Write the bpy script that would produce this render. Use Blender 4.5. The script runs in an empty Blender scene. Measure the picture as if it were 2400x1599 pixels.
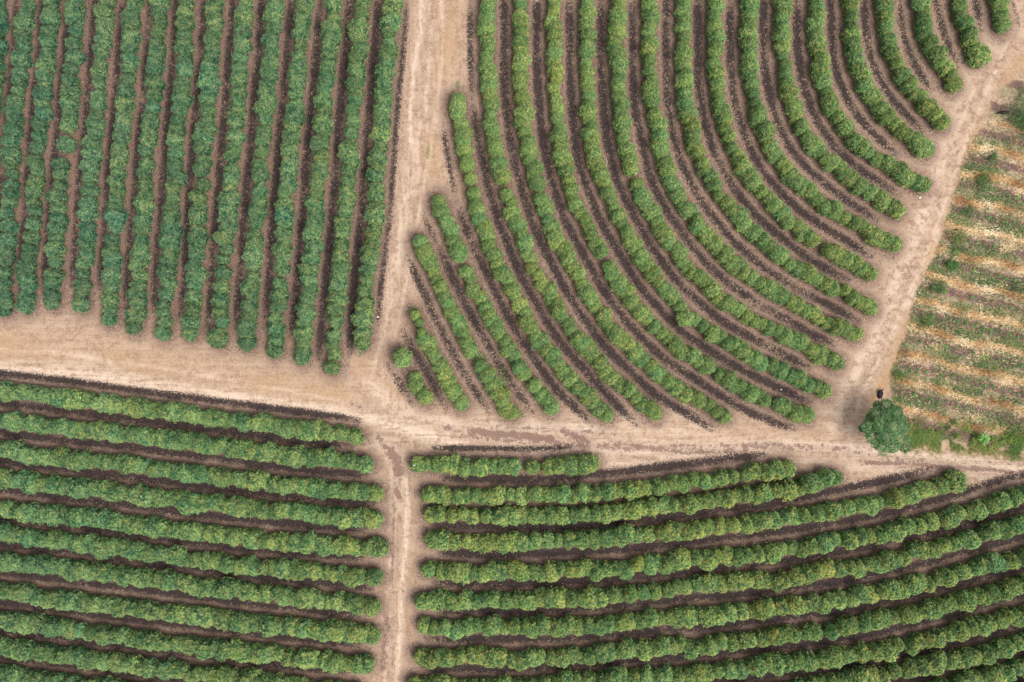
import bpy, math, random
import numpy as np
from mathutils import Vector, noise, Matrix
R = math.radians
S = bpy.context.scene
COL = S.collection
rng = random.Random(11)
nr = np.random.default_rng(5)

# ------------------------------------------------------------------ camera, sky, sun, exposure
H = 105.0                     # height of the drone above the ground
MPP = 0.05                   # metres per photograph pixel at ground level
cd = bpy.data.cameras.new('camera'); cam = bpy.data.objects.new('camera', cd); COL.objects.link(cam)
cd.lens = 31.5; cd.sensor_width = 36.0; cd.clip_start = 0.5; cd.clip_end = 3000
cam.location = (0, 0, H); cam.rotation_euler = (0, 0, 0)
S.camera = cam
W = bpy.data.worlds.new('World'); S.world = W; W.use_nodes = True
wn = W.node_tree.nodes; bg = wn['Background']
sky = wn.new('ShaderNodeTexSky'); sky.sky_type = 'NISHITA'; sky.sun_disc = False
SUN_EL, SUN_AZ = R(60), R(125)            # azimuth clockwise from +Y
sky.sun_elevation = SUN_EL; sky.sun_rotation = SUN_AZ
sky.dust_density = 5.0; sky.ozone_density = 0.6; sky.air_density = 0.8
hsv = wn.new('ShaderNodeHueSaturation'); hsv.inputs['Saturation'].default_value = 0.30     # thin cloud whitens the sky
W.node_tree.links.new(sky.outputs[0], hsv.inputs['Color']); W.node_tree.links.new(hsv.outputs[0], bg.inputs[0]); bg.inputs[1].default_value = 0.15
sd = bpy.data.lights.new('sun', 'SUN'); sun = bpy.data.objects.new('sun', sd); COL.objects.link(sun)
sd.energy = 1.3; sd.angle = R(34); sd.color = (1.0, 0.93, 0.84)
dirv = Vector((math.sin(SUN_AZ)*math.cos(SUN_EL), math.cos(SUN_AZ)*math.cos(SUN_EL), math.sin(SUN_EL)))
sun.rotation_euler = dirv.to_track_quat('Z', 'Y').to_euler()
S.view_settings.view_transform = 'Standard'; S.view_settings.look = 'None'
S.view_settings.gamma = 1.0; S.view_settings.use_curve_mapping = False
S.view_settings.exposure = 0.52

# ------------------------------------------------------------------ helpers
K = 2353/800.0
ORG = {1:(0,0),2:(800,0),3:(1600,0),4:(0,533),5:(800,533),6:(1600,533),7:(0,1066),8:(800,1066),9:(1600,1066)}
def src(t, x, y):
    ox, oy = ORG[t]; return (ox + x/K, oy + y/K)
def world(px, py, z=0.0):
    f = MPP*(H-z)/H
    return ((px-1200)*f, (799.5-py)*f)
def tw(t, x, y, z=0.0): return world(*src(t, x, y), z)

def tag(o, label=None, cat=None, group=None, kind=None):
    if label: o['label'] = label
    if cat: o['category'] = cat
    if group: o['group'] = group
    if kind: o['kind'] = kind
    return o
def empty(name, loc, rz=0):
    o = bpy.data.objects.new(name, None); COL.objects.link(o); o.location = loc; o.rotation_euler = (0,0,rz)
    o.empty_display_size = 0.3
    return o
def mesh_np(name, V, F, mats, attrs=None, fmat=None, smooth=False):
    """V (n,3); F (m,k) with constant k"""
    me = bpy.data.meshes.new(name)
    n, (m, k) = len(V), F.shape
    me.vertices.add(n); me.vertices.foreach_set('co', np.asarray(V, dtype=np.float32).ravel())
    me.loops.add(m*k); me.loops.foreach_set('vertex_index', F.astype(np.int32).ravel())
    me.polygons.add(m); me.polygons.foreach_set('loop_start', np.arange(0, m*k, k, dtype=np.int32))
    for mt in mats: me.materials.append(mt)
    if fmat is not None: me.polygons.foreach_set('material_index', fmat.astype(np.int32))
    for a, v in (attrs or {}).items():
        if v.ndim == 1:
            at = me.attributes.new(a, 'FLOAT', 'POINT'); at.data.foreach_set('value', v.astype(np.float32))
        else:
            at = me.attributes.new(a, 'FLOAT_COLOR', 'POINT'); at.data.foreach_set('color', v.astype(np.float32).ravel())
    me.update(calc_edges=True)
    me.polygons.foreach_set('use_smooth', np.full(m, smooth)); 
    me.validate()
    return me
def link(name, me, parent=None, loc=(0,0,0)):
    o = bpy.data.objects.new(name, me); COL.objects.link(o); o.location = loc
    if parent: o.parent = parent
    return o

# ------------------------------------------------------------------ node helpers
class NT:
    def __init__(s, name):
        s.m = bpy.data.materials.new(name); s.m.use_nodes = True; s.t = s.m.node_tree
        s.b = s.t.nodes['Principled BSDF']; s.b.inputs['Specular IOR Level'].default_value = 0.2
    def n(s, typ, **kw):
        x = s.t.nodes.new(typ)
        for k, v in kw.items(): setattr(x, k, v)
        return x
    def put(s, sock, v):
        if v is None: return
        if isinstance(v, bpy.types.NodeSocket): s.t.links.new(v, sock)
        elif isinstance(v, (tuple, list)): sock.default_value = tuple(v)+((1,) if len(v)==3 and len(sock.default_value)==4 else ())
        else: sock.default_value = v
    def math(s, op, a, b=None, c=None, clamp=False):
        x = s.n('ShaderNodeMath', operation=op, use_clamp=clamp)
        s.put(x.inputs[0], a); s.put(x.inputs[1], b); s.put(x.inputs[2], c); return x.outputs[0]
    def noise(s, scale, detail=4, rough=0.6, vec=None, dist=0):
        x = s.n('ShaderNodeTexNoise'); s.put(x.inputs['Vector'], vec)
        x.inputs['Scale'].default_value = scale; x.inputs['Detail'].default_value = detail
        x.inputs['Roughness'].default_value = rough; x.inputs['Distortion'].default_value = dist
        return x.outputs['Fac']
    def ss(s, v, lo, hi, tlo=0.0, thi=1.0):
        x = s.n('ShaderNodeMapRange', interpolation_type='SMOOTHSTEP'); 
        s.put(x.inputs['Value'], v); s.put(x.inputs['From Min'], lo); s.put(x.inputs['From Max'], hi)
        s.put(x.inputs['To Min'], tlo); s.put(x.inputs['To Max'], thi); return x.outputs[0]
    def mix(s, f, a, b, bt='MIX'):
        x = s.n('ShaderNodeMix', data_type='RGBA', blend_type=bt)
        s.put(x.inputs[0], f); s.put(x.inputs[6], a); s.put(x.inputs[7], b); return x.outputs[2]
    def ramp(s, f, stops):
        x = s.n('ShaderNodeValToRGB'); e = x.color_ramp.elements
        while len(e) < len(stops): e.new(0.5)
        for q, (p, c) in zip(e, stops): q.position = p; q.color = (*c, 1)
        s.put(x.inputs[0], f); return x.outputs[0]
    def attr(s, name):
        x = s.n('ShaderNodeAttribute', attribute_name=name); return x
    def vmap(s, vec, rot=0, scale=(1,1,1)):
        x = s.n('ShaderNodeMapping'); s.put(x.inputs[0], vec); x.inputs['Rotation'].default_value = (0,0,rot)
        x.inputs['Scale'].default_value = scale; return x.outputs[0]
    def bump(s, h, strength, dist):
        x = s.n('ShaderNodeBump'); s.put(x.inputs['Height'], h); x.inputs['Strength'].default_value = strength
        x.inputs['Distance'].default_value = dist; s.t.links.new(x.outputs[0], s.b.inputs['Normal'])

def leaf_material(name, stops, rough=0.5, obj=True, sat_noise=True):
    q = NT(name); a = q.attr('tone').outputs['Fac']
    c = q.ramp(a, stops)
    if obj:
        oi = q.n('ShaderNodeObjectInfo')
        c = q.mix(1.0, c, oi.outputs['Color'], 'MULTIPLY')
        v = q.ss(oi.outputs['Random'], 0, 1, 0.86, 1.14)
        hs = q.n('ShaderNodeHueSaturation'); q.put(hs.inputs['Value'], v); q.put(hs.inputs['Color'], c)
        hs.inputs['Saturation'].default_value = 1.0
        c = hs.outputs[0]
    q.put(q.b.inputs['Base Color'], c); q.b.inputs['Roughness'].default_value = rough
    q.b.inputs['Specular IOR Level'].default_value = 0.22 if rough < 0.8 else 0.04
    # a little light passes through the leaves
    tr = q.n('ShaderNodeBsdfTranslucent'); q.put(tr.inputs[0], c)
    mx = q.n('ShaderNodeMixShader'); mx.inputs[0].default_value = 0.18 if rough < 0.8 else 0.0
    q.t.links.new(q.b.outputs[0], mx.inputs[1]); q.t.links.new(tr.outputs[0], mx.inputs[2])
    q.t.links.new(mx.outputs[0], q.t.nodes['Material Output'].inputs[0])
    return q.m
def plain(name, col, rough=0.8, var=0.3, scale=6):
    q = NT(name); nz = q.noise(scale, 5, 0.65)
    c = q.mix(nz, tuple(v*(1-var) for v in col), tuple(min(1, v*(1+var)) for v in col))
    q.put(q.b.inputs['Base Color'], c); q.b.inputs['Roughness'].default_value = rough
    q.bump(nz, 0.4, 0.02)
    return q.m

M_COFFEE = leaf_material('coffee_leaf', [(0.0,(0.035,0.095,0.042)),(0.3,(0.095,0.205,0.070)),(0.6,(0.205,0.345,0.105)),
                                         (0.80,(0.365,0.460,0.130)),(0.92,(0.50,0.40,0.13)),(1.0,(0.42,0.19,0.10))])
M_BARK = plain('bark', (0.16,0.12,0.09))
M_TREE = leaf_material('tree_leaf', [(0.0,(0.035,0.09,0.040)),(0.4,(0.105,0.225,0.092)),(0.8,(0.22,0.38,0.155)),(1.0,(0.34,0.48,0.20))], obj=False)
M_WEED = leaf_material('weed_leaf', [(0.0,(0.065,0.135,0.050)),(0.45,(0.15,0.27,0.095)),(0.75,(0.27,0.37,0.14)),(1.0,(0.46,0.40,0.20))], obj=True)
M_STRAW = leaf_material('dry_corn_straw', [(0.0,(0.24,0.115,0.05)),(0.4,(0.50,0.30,0.14)),(0.75,(0.64,0.45,0.25)),(1.0,(0.80,0.67,0.45))], obj=False, rough=0.8)
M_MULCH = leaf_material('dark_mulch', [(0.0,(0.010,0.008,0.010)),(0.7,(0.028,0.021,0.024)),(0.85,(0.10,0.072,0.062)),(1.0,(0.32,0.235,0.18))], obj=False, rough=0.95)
M_LITTER = leaf_material('dry_leaf_litter', [(0.0,(0.10,0.065,0.045)),(0.5,(0.26,0.17,0.115)),(1.0,(0.46,0.34,0.25))], obj=False, rough=0.95)

# ------------------------------------------------------------------ the rows as traced (tile, x, y)
A = [
 [(1,-30,-160),(1,-25,0),(1,-30,200),(1,-45,500),(1,-95,900),(4,-130,0),(4,-150,400),(4,-165,600)],
 [(1,178,-160),(1,165,0),(1,148,200),(1,135,400),(1,104,600),(1,90,800),(1,75,1000),(1,60,1250),(4,38,0),(4,25,200),(4,15,400),(4,5,560)],
 [(1,358,-160),(1,345,0),(1,330,200),(1,312,400),(1,300,500),(1,282,700),(1,268,900),(1,240,1100),(1,225,1300),(4,205,0),(4,195,200),(4,178,350),(4,163,540)],
 [(1,538,-160),(1,525,0),(1,505,110),(1,515,180),(1,500,300),(1,485,500),(1,470,700),(1,455,850),'g',(1,438,990),'g',(1,412,1130),(1,402,1300),(1,385,1500),(4,375,150),(4,358,350),(4,340,510)],
 [(1,728,-160),(1,715,0),(1,708,150),(1,690,300),(1,680,500),(1,655,700),(1,645,900),(1,615,1100),(1,610,1270),(1,600,1400),(4,592,0),(4,578,200),(4,560,350),(4,545,530)],
 [(1,918,-160),(1,905,0),(1,893,200),(1,875,400),(1,860,600),(1,848,800),(1,820,1000),(1,807,1200),(1,790,1400),(4,778,0),(4,760,200),(4,752,400),(4,738,630)],
 [(1,1108,-160),(1,1098,0),(1,1085,200),(1,1070,400),(1,1055,600),(1,1037,800),(1,1018,1000),(1,1000,1200),(1,985,1400),(4,965,0),(4,950,200),(4,935,400),(4,928,600),(4,910,680)],
 [(1,1288,-160),(1,1278,0),(1,1270,200),(1,1255,400),(1,1238,600),(1,1222,800),(1,1208,1000),(1,1187,1200),(1,1172,1400),(4,1168,0),(4,1155,200),(4,1140,400),(4,1120,600),(4,1115,730)],
 [(1,1490,-160),(1,1480,0),(1,1465,200),(1,1450,330),(1,1437,500),(1,1420,700),(1,1412,850),(1,1395,1000),(1,1385,1200),(1,1372,1400),(4,1358,0),(4,1345,200),(4,1330,400),(4,1320,600),(4,1298,735)],
 [(1,1692,-160),(1,1682,0),(1,1670,200),(1,1655,400),(1,1635,600),(1,1622,800),(1,1605,1000),(1,1587,1200),(1,1570,1400),(4,1545,0),(4,1535,200),(4,1520,400),(4,1510,600),(4,1500,780)],
 [(1,1895,-160),(1,1885,0),(1,1870,200),(1,1855,400),(1,1838,600),(1,1815,800),(1,1798,1000),(1,1785,1200),(1,1765,1400),(4,1753,0),(4,1742,200),(4,1730,400),(4,1708,600),(4,1692,800)],
 [(1,2098,-160),(1,2088,0),(1,2068,200),(1,2055,400),(1,2038,600),(1,2015,800),(1,2000,1000),(1,1978,1200),(1,1965,1400),(4,1955,0),(4,1945,150),(4,1940,280),'g',(4,1928,385),(4,1905,600),(4,1890,850)],
 [(1,2305,-160),(1,2295,0),(1,2275,200),(1,2260,400),(1,2240,600),(1,2218,800),(1,2205,1000),(1,2188,1200),(1,2175,1400),(4,2165,0),(4,2142,200),(4,2120,400),(4,2105,600),(4,2085,800),(4,2075,900)],
 [(2,145,-160),(2,138,0),(2,125,200),(2,105,400),(2,90,600),(2,75,800),(2,58,1000),(2,42,1200),(2,28,1400),(4,2370,0),(4,2345,200),(4,2325,400),(4,2312,600),(4,2290,800),(4,2280,965)],
 [(2,355,-160),(2,345,0),(2,330,200),(2,310,400),(2,290,600),(2,273,800),(2,262,1000),(2,245,1200),(2,232,1400),(5,215,0),(5,190,200),(5,160,400),(5,150,600),(5,138,700),(5,140,790)],
]
B = [
 [(5,375,865),(5,445,925),'g',(5,500,1035),(5,540,1110),(5,580,1175)],
 [(5,505,600),(5,530,660),(5,565,740),(5,600,820),(5,650,910),(5,700,980),(5,730,1060),(5,780,1140),(5,825,1215)],
 [(5,540,90),(5,555,140),(5,590,200),(5,612,270),(5,650,350),(5,690,420),(5,720,510),(5,775,600),(5,805,690),(5,850,770),(5,890,850),'g',(5,960,960),(5,1000,1020),(5,1050,1100),(5,1100,1180),(5,1175,1280)],
 [(2,670,1380),(2,682,1430),(2,700,1480),(2,725,1540),(5,748,20),(5,780,110),(5,812,190),'g',(5,862,300),(5,900,380),(5,950,480),(5,1000,570),(5,1050,650),(5,1085,730),(5,1140,800),(5,1175,870),(5,1215,940),(5,1260,1010),'g',(5,1330,1090),(5,1390,1160),(5,1440,1240)],
 [(2,800,670),(2,800,740),(2,812,830),(2,830,930),(2,850,1040),(2,868,1130),'g',(2,887,1230),'g',(2,915,1330),(2,930,1420),(2,955,1500),(5,990,10),(5,1020,110),(5,1065,200),(5,1105,290),(5,1150,370),(5,1195,470),(5,1250,570),(5,1300,670),(5,1350,750),(5,1410,830),(5,1480,930),(5,1560,1030),(5,1660,1130),(5,1750,1210),(5,1835,1295)],
 [(2,1010,-160),(2,1005,0),(2,1000,100),(2,1005,200),(2,1010,300),(2,1005,420),(2,1010,530),(2,1010,600),(2,1020,710),(2,1025,790),(2,1035,880),(2,1050,960),(2,1075,1060),(2,1090,1140),(2,1110,1225),'g',(2,1135,1330),(2,1165,1430),(2,1195,1530),(5,1240,20),(5,1260,110),(5,1300,200),(5,1330,280),(5,1390,380),(5,1450,480),(5,1500,580),(5,1560,670),(5,1630,770),(5,1700,840),(5,1760,900),(5,1830,980),(5,1900,1060),(5,1990,1130),(5,2080,1210),(5,2170,1285)],
 [(2,1235,-160),(2,1235,0),(2,1240,150),(2,1238,300),(2,1232,400),(2,1230,530),(2,1240,640),(2,1250,730),(2,1255,820),(2,1265,900),(2,1290,1000),(2,1300,1090),(2,1330,1180),(2,1350,1270),'g',(2,1380,1370),(2,1415,1470),(2,1440,1560),(5,1460,20),(5,1505,110),(5,1560,190),(5,1600,270),(5,1650,370),(5,1700,450),(5,1765,555),(5,1815,620),(5,1865,700),(5,1930,770),(5,2010,860),(5,2100,930),(5,2180,1010),(5,2260,1080),(6,20,1140),(6,110,1185),(6,190,1235),(6,290,1300)],
 [(2,1465,-160),(2,1465,0),(2,1465,120),(2,1465,250),(2,1465,400),(2,1470,520),(2,1475,640),(2,1485,760),(2,1495,870),(2,1505,990),(2,1535,1110),(2,1562,1225),(2,1590,1310),(2,1620,1400),(2,1660,1500),(5,1720,30),(5,1790,160),'g',(5,1845,270),(5,1890,350),(5,1970,460),(5,2085,600),(5,2160,690),(5,2250,760),(5,2330,840),(6,50,885),(6,175,955),'g',(6,265,1020),(6,340,1060),(6,420,1110),(6,500,1160),(6,570,1190),'g',(6,670,1220),(6,760,1265),(6,860,1290)],
 [(2,1690,-160),(2,1690,0),(2,1690,100),(2,1695,250),(2,1690,400),(2,1695,500),(2,1705,620),(2,1705,760),(2,1725,880),(2,1730,980),(2,1730,1060),(2,1765,1140),(2,1795,1210),(2,1815,1270),(2,1850,1370),(2,1890,1460),(2,1935,1540),(5,1960,20),(5,2020,110),(5,2065,190),(5,2110,270),(5,2160,350),(5,2240,430),(5,2320,520),(6,30,600),(6,110,660),(6,220,730),(6,330,800),(6,410,850),(6,500,900),(6,620,955),(6,760,1030),(6,860,1080),(6,980,1130)],
 [(2,1905,-160),(2,1905,0),(2,1905,150),(2,1895,300),(2,1905,430),(2,1910,560),(2,1920,700),(2,1930,820),(2,1950,940),(2,1965,1040),(2,1995,1150),'g',(2,2040,1265),(2,2095,1370),(2,2140,1460),(2,2190,1540),(5,2220,40),(5,2280,120),(5,2345,210),(6,50,290),(6,140,370),(6,220,440),(6,300,520),(6,390,570),(6,480,625),(6,600,685),(6,700,740),(6,800,790),(6,880,840),(6,980,885),(6,1070,930)],
 [(2,2135,-160),(2,2135,0),(2,2135,130),(2,2130,300),(2,2135,450),(2,2140,600),(2,2145,690),'g',(2,2160,790),(2,2190,900),(2,2205,1000),(2,2235,1140),(2,2280,1250),(2,2330,1350),(3,35,1440),(3,100,1520),(6,150,30),(6,220,110),(6,290,190),(6,360,250),(6,440,310),(6,520,370),(6,600,430),(6,700,480),(6,800,540),(6,900,600),(6,1000,650),(6,1100,700),(6,1200,735)],
 [(3,20,-160),(3,18,0),(3,18,150),(3,8,280),(3,20,430),(3,10,560),(3,28,700),(3,45,830),(3,78,950),(3,122,1080),(3,180,1200),(3,240,1300),(3,290,1380),(3,350,1440),(3,400,1500),(6,460,20),(6,560,90),(6,640,170),(6,720,220),(6,800,280),(6,880,320),(6,960,365),(6,1040,420),(6,1130,450),(6,1210,500),(6,1310,560)],
 [(3,230,-160),(3,230,0),(3,225,120),(3,230,240),(3,228,340),(3,228,450),(3,235,550),(3,245,640),(3,265,730),(3,290,820),(3,310,910),(3,345,1000),(3,395,1090),(3,435,1170),(3,490,1250),(3,550,1330),(3,610,1400),(3,680,1470),(3,760,1530),(6,840,20),(6,895,85),'g',(6,1010,150),(6,1080,190),(6,1180,245),(6,1300,310)],
 [(3,460,-160),(3,460,0),(3,460,150),(3,460,270),(3,462,370),(3,475,480),(3,480,580),(3,500,680),(3,525,790),(3,568,890),(3,600,1000),(3,660,1080),(3,715,1160),(3,810,1260),(3,930,1365),(3,1040,1440),(3,1150,1500),(3,1250,1555),(6,1310,35),(6,1375,80),(6,1470,115)],
 [(3,705,-160),(3,700,0),(3,695,160),(3,695,290),(3,705,380),(3,715,490),(3,735,600),(3,760,690),(3,790,770),(3,820,860),(3,850,920),(3,930,1010),(3,1000,1090),(3,1080,1150),(3,1160,1220),(3,1240,1290),(3,1330,1340),(3,1420,1400),(3,1490,1450)],
 [(3,930,-160),(3,930,0),(3,925,120),(3,925,220),(3,935,320),(3,950,430),(3,970,540),(3,1010,650),(3,1050,750),(3,1110,850),(3,1170,940),(3,1260,1010),(3,1330,1080),(3,1420,1130),(3,1520,1190),(3,1600,1240),(3,1670,1270)],
 [(3,1155,-160),(3,1165,0),(3,1175,110),(3,1175,230),(3,1185,330),(3,1205,440),(3,1240,530),(3,1290,630),(3,1350,730),(3,1430,810),(3,1510,890),(3,1600,960),(3,1700,1020)],
 [(3,1390,-160),(3,1400,0),(3,1410,110),(3,1415,230),(3,1440,320),(3,1480,420),(3,1530,520),(3,1590,610),(3,1660,690),(3,1740,770),(3,1800,840)],
 [(3,1630,-160),(3,1655,0),(3,1660,80),(3,1690,240),(3,1725,330),(3,1780,420),(3,1840,500),(3,1890,570)],
 [(3,1900,-160),(3,1925,0),(3,1940,90),(3,1975,190),(3,2000,270),(3,2055,375)],
 [(3,2160,-160),(3,2195,0),(3,2215,100),(3,2225,165)],
]
C = [
 [(4,-330,1085),(4,0,1125),(4,400,1170),(4,800,1228),(4,1200,1280),(4,1600,1330),(4,2000,1385),(4,2353,1428),(5,100,1450)],
 [(4,-330,1300),(4,0,1335),(4,400,1380),(4,800,1420),(4,1200,1465),(4,1600,1522),(7,2000,11),(7,2353,50),(8,170,65)],
 [(7,-330,-75),(7,0,-33),(7,400,20),(7,800,62),(7,1200,115),(7,1600,165),(7,2000,215),(7,2353,250),(8,100,262),(8,235,275)],
 [(7,-330,120),(7,0,160),(7,400,210),(7,800,262),(7,1200,312),(7,1600,355),(7,2000,395),(7,2353,428),(8,100,440),(8,230,452)],
 [(7,-330,335),(7,0,372),(7,400,418),(7,800,465),(7,1200,520),(7,1600,570),(7,2000,605),(7,2353,632),(8,150,645),(8,265,640)],
 [(7,-330,505),(7,0,545),(7,400,595),(7,800,645),(7,1200,705),(7,1600,760),(7,2000,790),(7,2353,825),(8,100,845),(8,230,852)],
 [(7,-330,700),(7,0,738),(7,400,780),(7,800,830),(7,1200,880),(7,1600,935),(7,2000,985),(7,2353,1020),(8,210,1055)],
 [(7,-330,900),(7,0,945),(7,400,1005),(7,800,1050),(7,1200,1100),(7,1600,1150),(7,2000,1190),(7,2353,1228),(8,210,1250)],
 [(7,-330,1100),(7,0,1145),(7,400,1200),(7,800,1255),(7,1200,1310),(7,1600,1350),(7,2000,1400),(7,2353,1435),(8,170,1445)],
 [(7,-330,1285),(7,0,1330),(7,400,1385),(7,800,1440),(7,1200,1490),(7,1600,1538),(7,2000,1595),(7,2353,1630),(8,100,1645)],
 [(7,-330,1475),(7,0,1520),(7,400,1572),(7,800,1625),(7,1200,1680),(7,1600,1735),(7,2000,1780)],
 [(7,-330,1665),(7,0,1710),(7,400,1762),(7,800,1815)],
]
D = [
 [(8,530,75),(8,700,80),(8,900,85),(8,1100,85),(8,1185,85),'g',(8,1315,90),'g',(8,1430,85),(8,1560,78),(8,1720,65)],
 [(8,600,280),(8,750,285),(8,880,280),(8,1000,285),(8,1200,290),(8,1400,290),(8,1600,275),(8,1800,260),(8,2000,245),(8,2150,225),(8,2300,205),(9,60,190),(9,220,170),(9,380,150),(9,540,135),(9,640,115),(9,730,105)],
 [(8,610,415),(8,800,418),(8,1000,425),(8,1200,415),(8,1350,425),(8,1550,430),(8,1700,405),(8,1900,395),(8,2100,375),(8,2300,360),(9,90,335),(9,220,315),(9,350,295),(9,500,275),(9,640,245),(9,780,240),(9,860,205),(9,1060,165)],
 [(8,620,590),(8,800,600),(8,1000,605),(8,1200,605),(8,1400,600),(8,1550,598),(8,1750,580),(8,2000,555),(8,2200,545),(8,2353,532),(9,150,505),(9,400,480),(9,600,460),(9,750,430),(9,900,410),(9,1100,380),(9,1300,345),(9,1500,300),(9,1650,255),(9,1800,215),(9,1890,188)],
 [(8,600,800),(8,750,810),(8,900,815),(8,1050,820),(8,1200,808),(8,1400,810),(8,1550,800),(8,1700,795),(8,1900,790),(8,2100,765),(8,2300,740),(9,0,730),(9,200,708),(9,450,690),(9,600,670),(9,800,645),(9,1000,615),(9,1200,575),(9,1400,545),(9,1600,495),(9,1800,450),(9,2000,400),(9,2200,325),(9,2353,280),(9,2700,190)],
 [(8,550,1020),(8,750,1015),(8,900,1015),(8,1050,1010),(8,1150,1020),(8,1400,1005),(8,1600,990),(8,1800,985),(8,2000,960),(8,2200,940),(9,0,925),(9,200,900),(9,450,880),(9,650,860),(9,850,830),(9,1000,800),(9,1200,775),(9,1400,735),(9,1600,685),(9,1800,640),(9,1950,600),(9,2100,550),(9,2300,495),(9,2700,390)],
 [(8,575,1190),(8,700,1200),(8,770,1210),(8,900,1190),(8,1100,1190),(8,1300,1195),(8,1500,1195),(8,1700,1180),(8,1900,1170),(8,2100,1150),(8,2353,1125),(9,200,1110),(9,450,1085),(9,700,1050),(9,900,1030),(9,1100,1005),(9,1300,960),(9,1500,920),(9,1700,880),(9,1900,825),(9,2100,765),(9,2353,710),(9,2700,610)],
 [(8,545,1400),(8,750,1410),(8,900,1400),(8,1100,1412),(8,1300,1400),(8,1450,1410),(8,1510,1408),(8,1620,1400),(8,1800,1370),(8,2000,1360),(8,2200,1338),(8,2353,1330),(9,150,1325),(9,300,1300),(9,450,1285),(9,600,1262),(9,800,1232),(9,915,1225),'g',(9,1025,1225),(9,1200,1185),(9,1350,1150),(9,1500,1115),(9,1650,1080),(9,1820,1035),(9,1950,1010),(9,2100,970),(9,2353,910),(9,2700,810)],
 [(8,500,1600),(8,800,1605),(8,1100,1610),(8,1400,1590),(8,1700,1570),(8,1900,1550),(8,2353,1520),(9,250,1500),(9,400,1480),(9,600,1455),(9,780,1440),(9,930,1425),(9,1100,1395),(9,1300,1370),(9,1550,1325),(9,1800,1255),(9,2000,1200),(9,2200,1140),(9,2353,1100),(9,2700,1000)],
 [(8,480,1800),(8,1400,1790),(8,2353,1710),(9,400,1670),(9,700,1630),(9,900,1600),(9,1100,1565),(9,1300,1535),(9,1500,1495),(9,1700,1460),(9,1900,1415),(9,2100,1365),(9,2300,1310),(9,2700,1200)],
 [(9,1000,1790),(9,1400,1710),(9,1650,1650),(9,1850,1595),(9,2050,1550),(9,2250,1500),(9,2400,1455),(9,2700,1370)],
 [(9,1900,1780),(9,2353,1660),(9,2700,1560)],
]
ZC = 1.3                                   # height at which a crown's outline centre is seen
FIELD = {'A':dict(rows=A, w=1.02, hgt=2.15, sp=1.22, side=+1, half=1.65, tint=(0.60,0.93,1.30), strength=0.55),
         'B':dict(rows=B, w=0.99, hgt=2.0, sp=1.0, side=-1, half=1.95, tint=(1.04,1.02,1.08), strength=1.0),
         'C':dict(rows=C, w=1.04, hgt=2.30, sp=0.88, side=0, half=1.72, tint=(0.84,1.0,1.08), strength=1.0),
         'D':dict(rows=D, w=1.08, hgt=2.30, sp=1.12, side=0, half=1.85, tint=(1.16,1.10,1.10), strength=1.0)}

def resample(P, step):
    P = np.array(P, float); d = np.r_[0, np.cumsum(np.hypot(*np.diff(P, axis=0).T))]
    n = max(2, int(round(d[-1]/step))+1); s = np.linspace(0, d[-1], n)
    return np.c_[np.interp(s, d, P[:,0]), np.interp(s, d, P[:,1])]
def smooth(P, k=2):
    P = P.copy()
    for _ in range(k):
        Q = P.copy(); Q[1:-1] = 0.25*P[:-2]+0.5*P[1:-1]+0.25*P[2:]; P = Q
    return P
def parse(row):
    segs, cur = [], []
    for p in row:
        if p == 'g': segs.append(cur); cur = []
        else: cur.append(tw(*p, ZC))
    segs.append(cur); return segs
for fd in FIELD.values():
    fd['segs'] = [parse(r) for r in fd['rows']]
    fd['full'] = [smooth(resample([q for s in sg for q in s], 0.5), 6) for sg in fd['segs']]

# ------------------------------------------------------------------ mulch lines between the rows
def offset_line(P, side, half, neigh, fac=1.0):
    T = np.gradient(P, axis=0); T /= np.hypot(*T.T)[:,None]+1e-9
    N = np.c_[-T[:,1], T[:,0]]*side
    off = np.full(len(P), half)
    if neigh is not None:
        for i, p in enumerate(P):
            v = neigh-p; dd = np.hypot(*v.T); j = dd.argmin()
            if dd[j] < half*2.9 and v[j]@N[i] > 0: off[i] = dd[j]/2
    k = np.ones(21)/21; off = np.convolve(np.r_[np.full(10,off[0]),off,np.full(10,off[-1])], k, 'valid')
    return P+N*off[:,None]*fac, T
strips = []        # (points, width, strength, field)
for key, fd in FIELD.items():
    L = fd['full']
    for i, P in enumerate(L):
        if key == 'A':
            # rows run downwards; strip on the image-right side => left normal of a downward line
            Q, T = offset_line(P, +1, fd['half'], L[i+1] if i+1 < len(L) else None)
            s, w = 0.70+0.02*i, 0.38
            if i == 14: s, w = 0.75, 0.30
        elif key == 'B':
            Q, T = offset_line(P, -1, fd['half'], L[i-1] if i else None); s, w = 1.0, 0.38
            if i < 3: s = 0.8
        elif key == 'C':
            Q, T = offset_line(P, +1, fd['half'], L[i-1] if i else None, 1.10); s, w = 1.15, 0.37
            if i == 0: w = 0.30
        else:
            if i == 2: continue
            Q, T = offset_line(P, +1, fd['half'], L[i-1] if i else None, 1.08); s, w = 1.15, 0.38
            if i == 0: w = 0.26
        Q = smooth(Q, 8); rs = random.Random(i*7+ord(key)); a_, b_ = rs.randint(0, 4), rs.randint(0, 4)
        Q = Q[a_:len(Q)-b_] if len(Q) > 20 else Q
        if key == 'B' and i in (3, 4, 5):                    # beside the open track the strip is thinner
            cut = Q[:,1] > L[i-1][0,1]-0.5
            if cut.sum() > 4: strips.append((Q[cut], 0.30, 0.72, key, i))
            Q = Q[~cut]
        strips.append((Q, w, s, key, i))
Q = smooth(resample([tw(3,*p) for p in [(2240,-100),(2290,60),(2320,150),(2315,220)]], 0.5), 2); strips.append((Q, 0.18, 0.6, 'B', 21))

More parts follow.
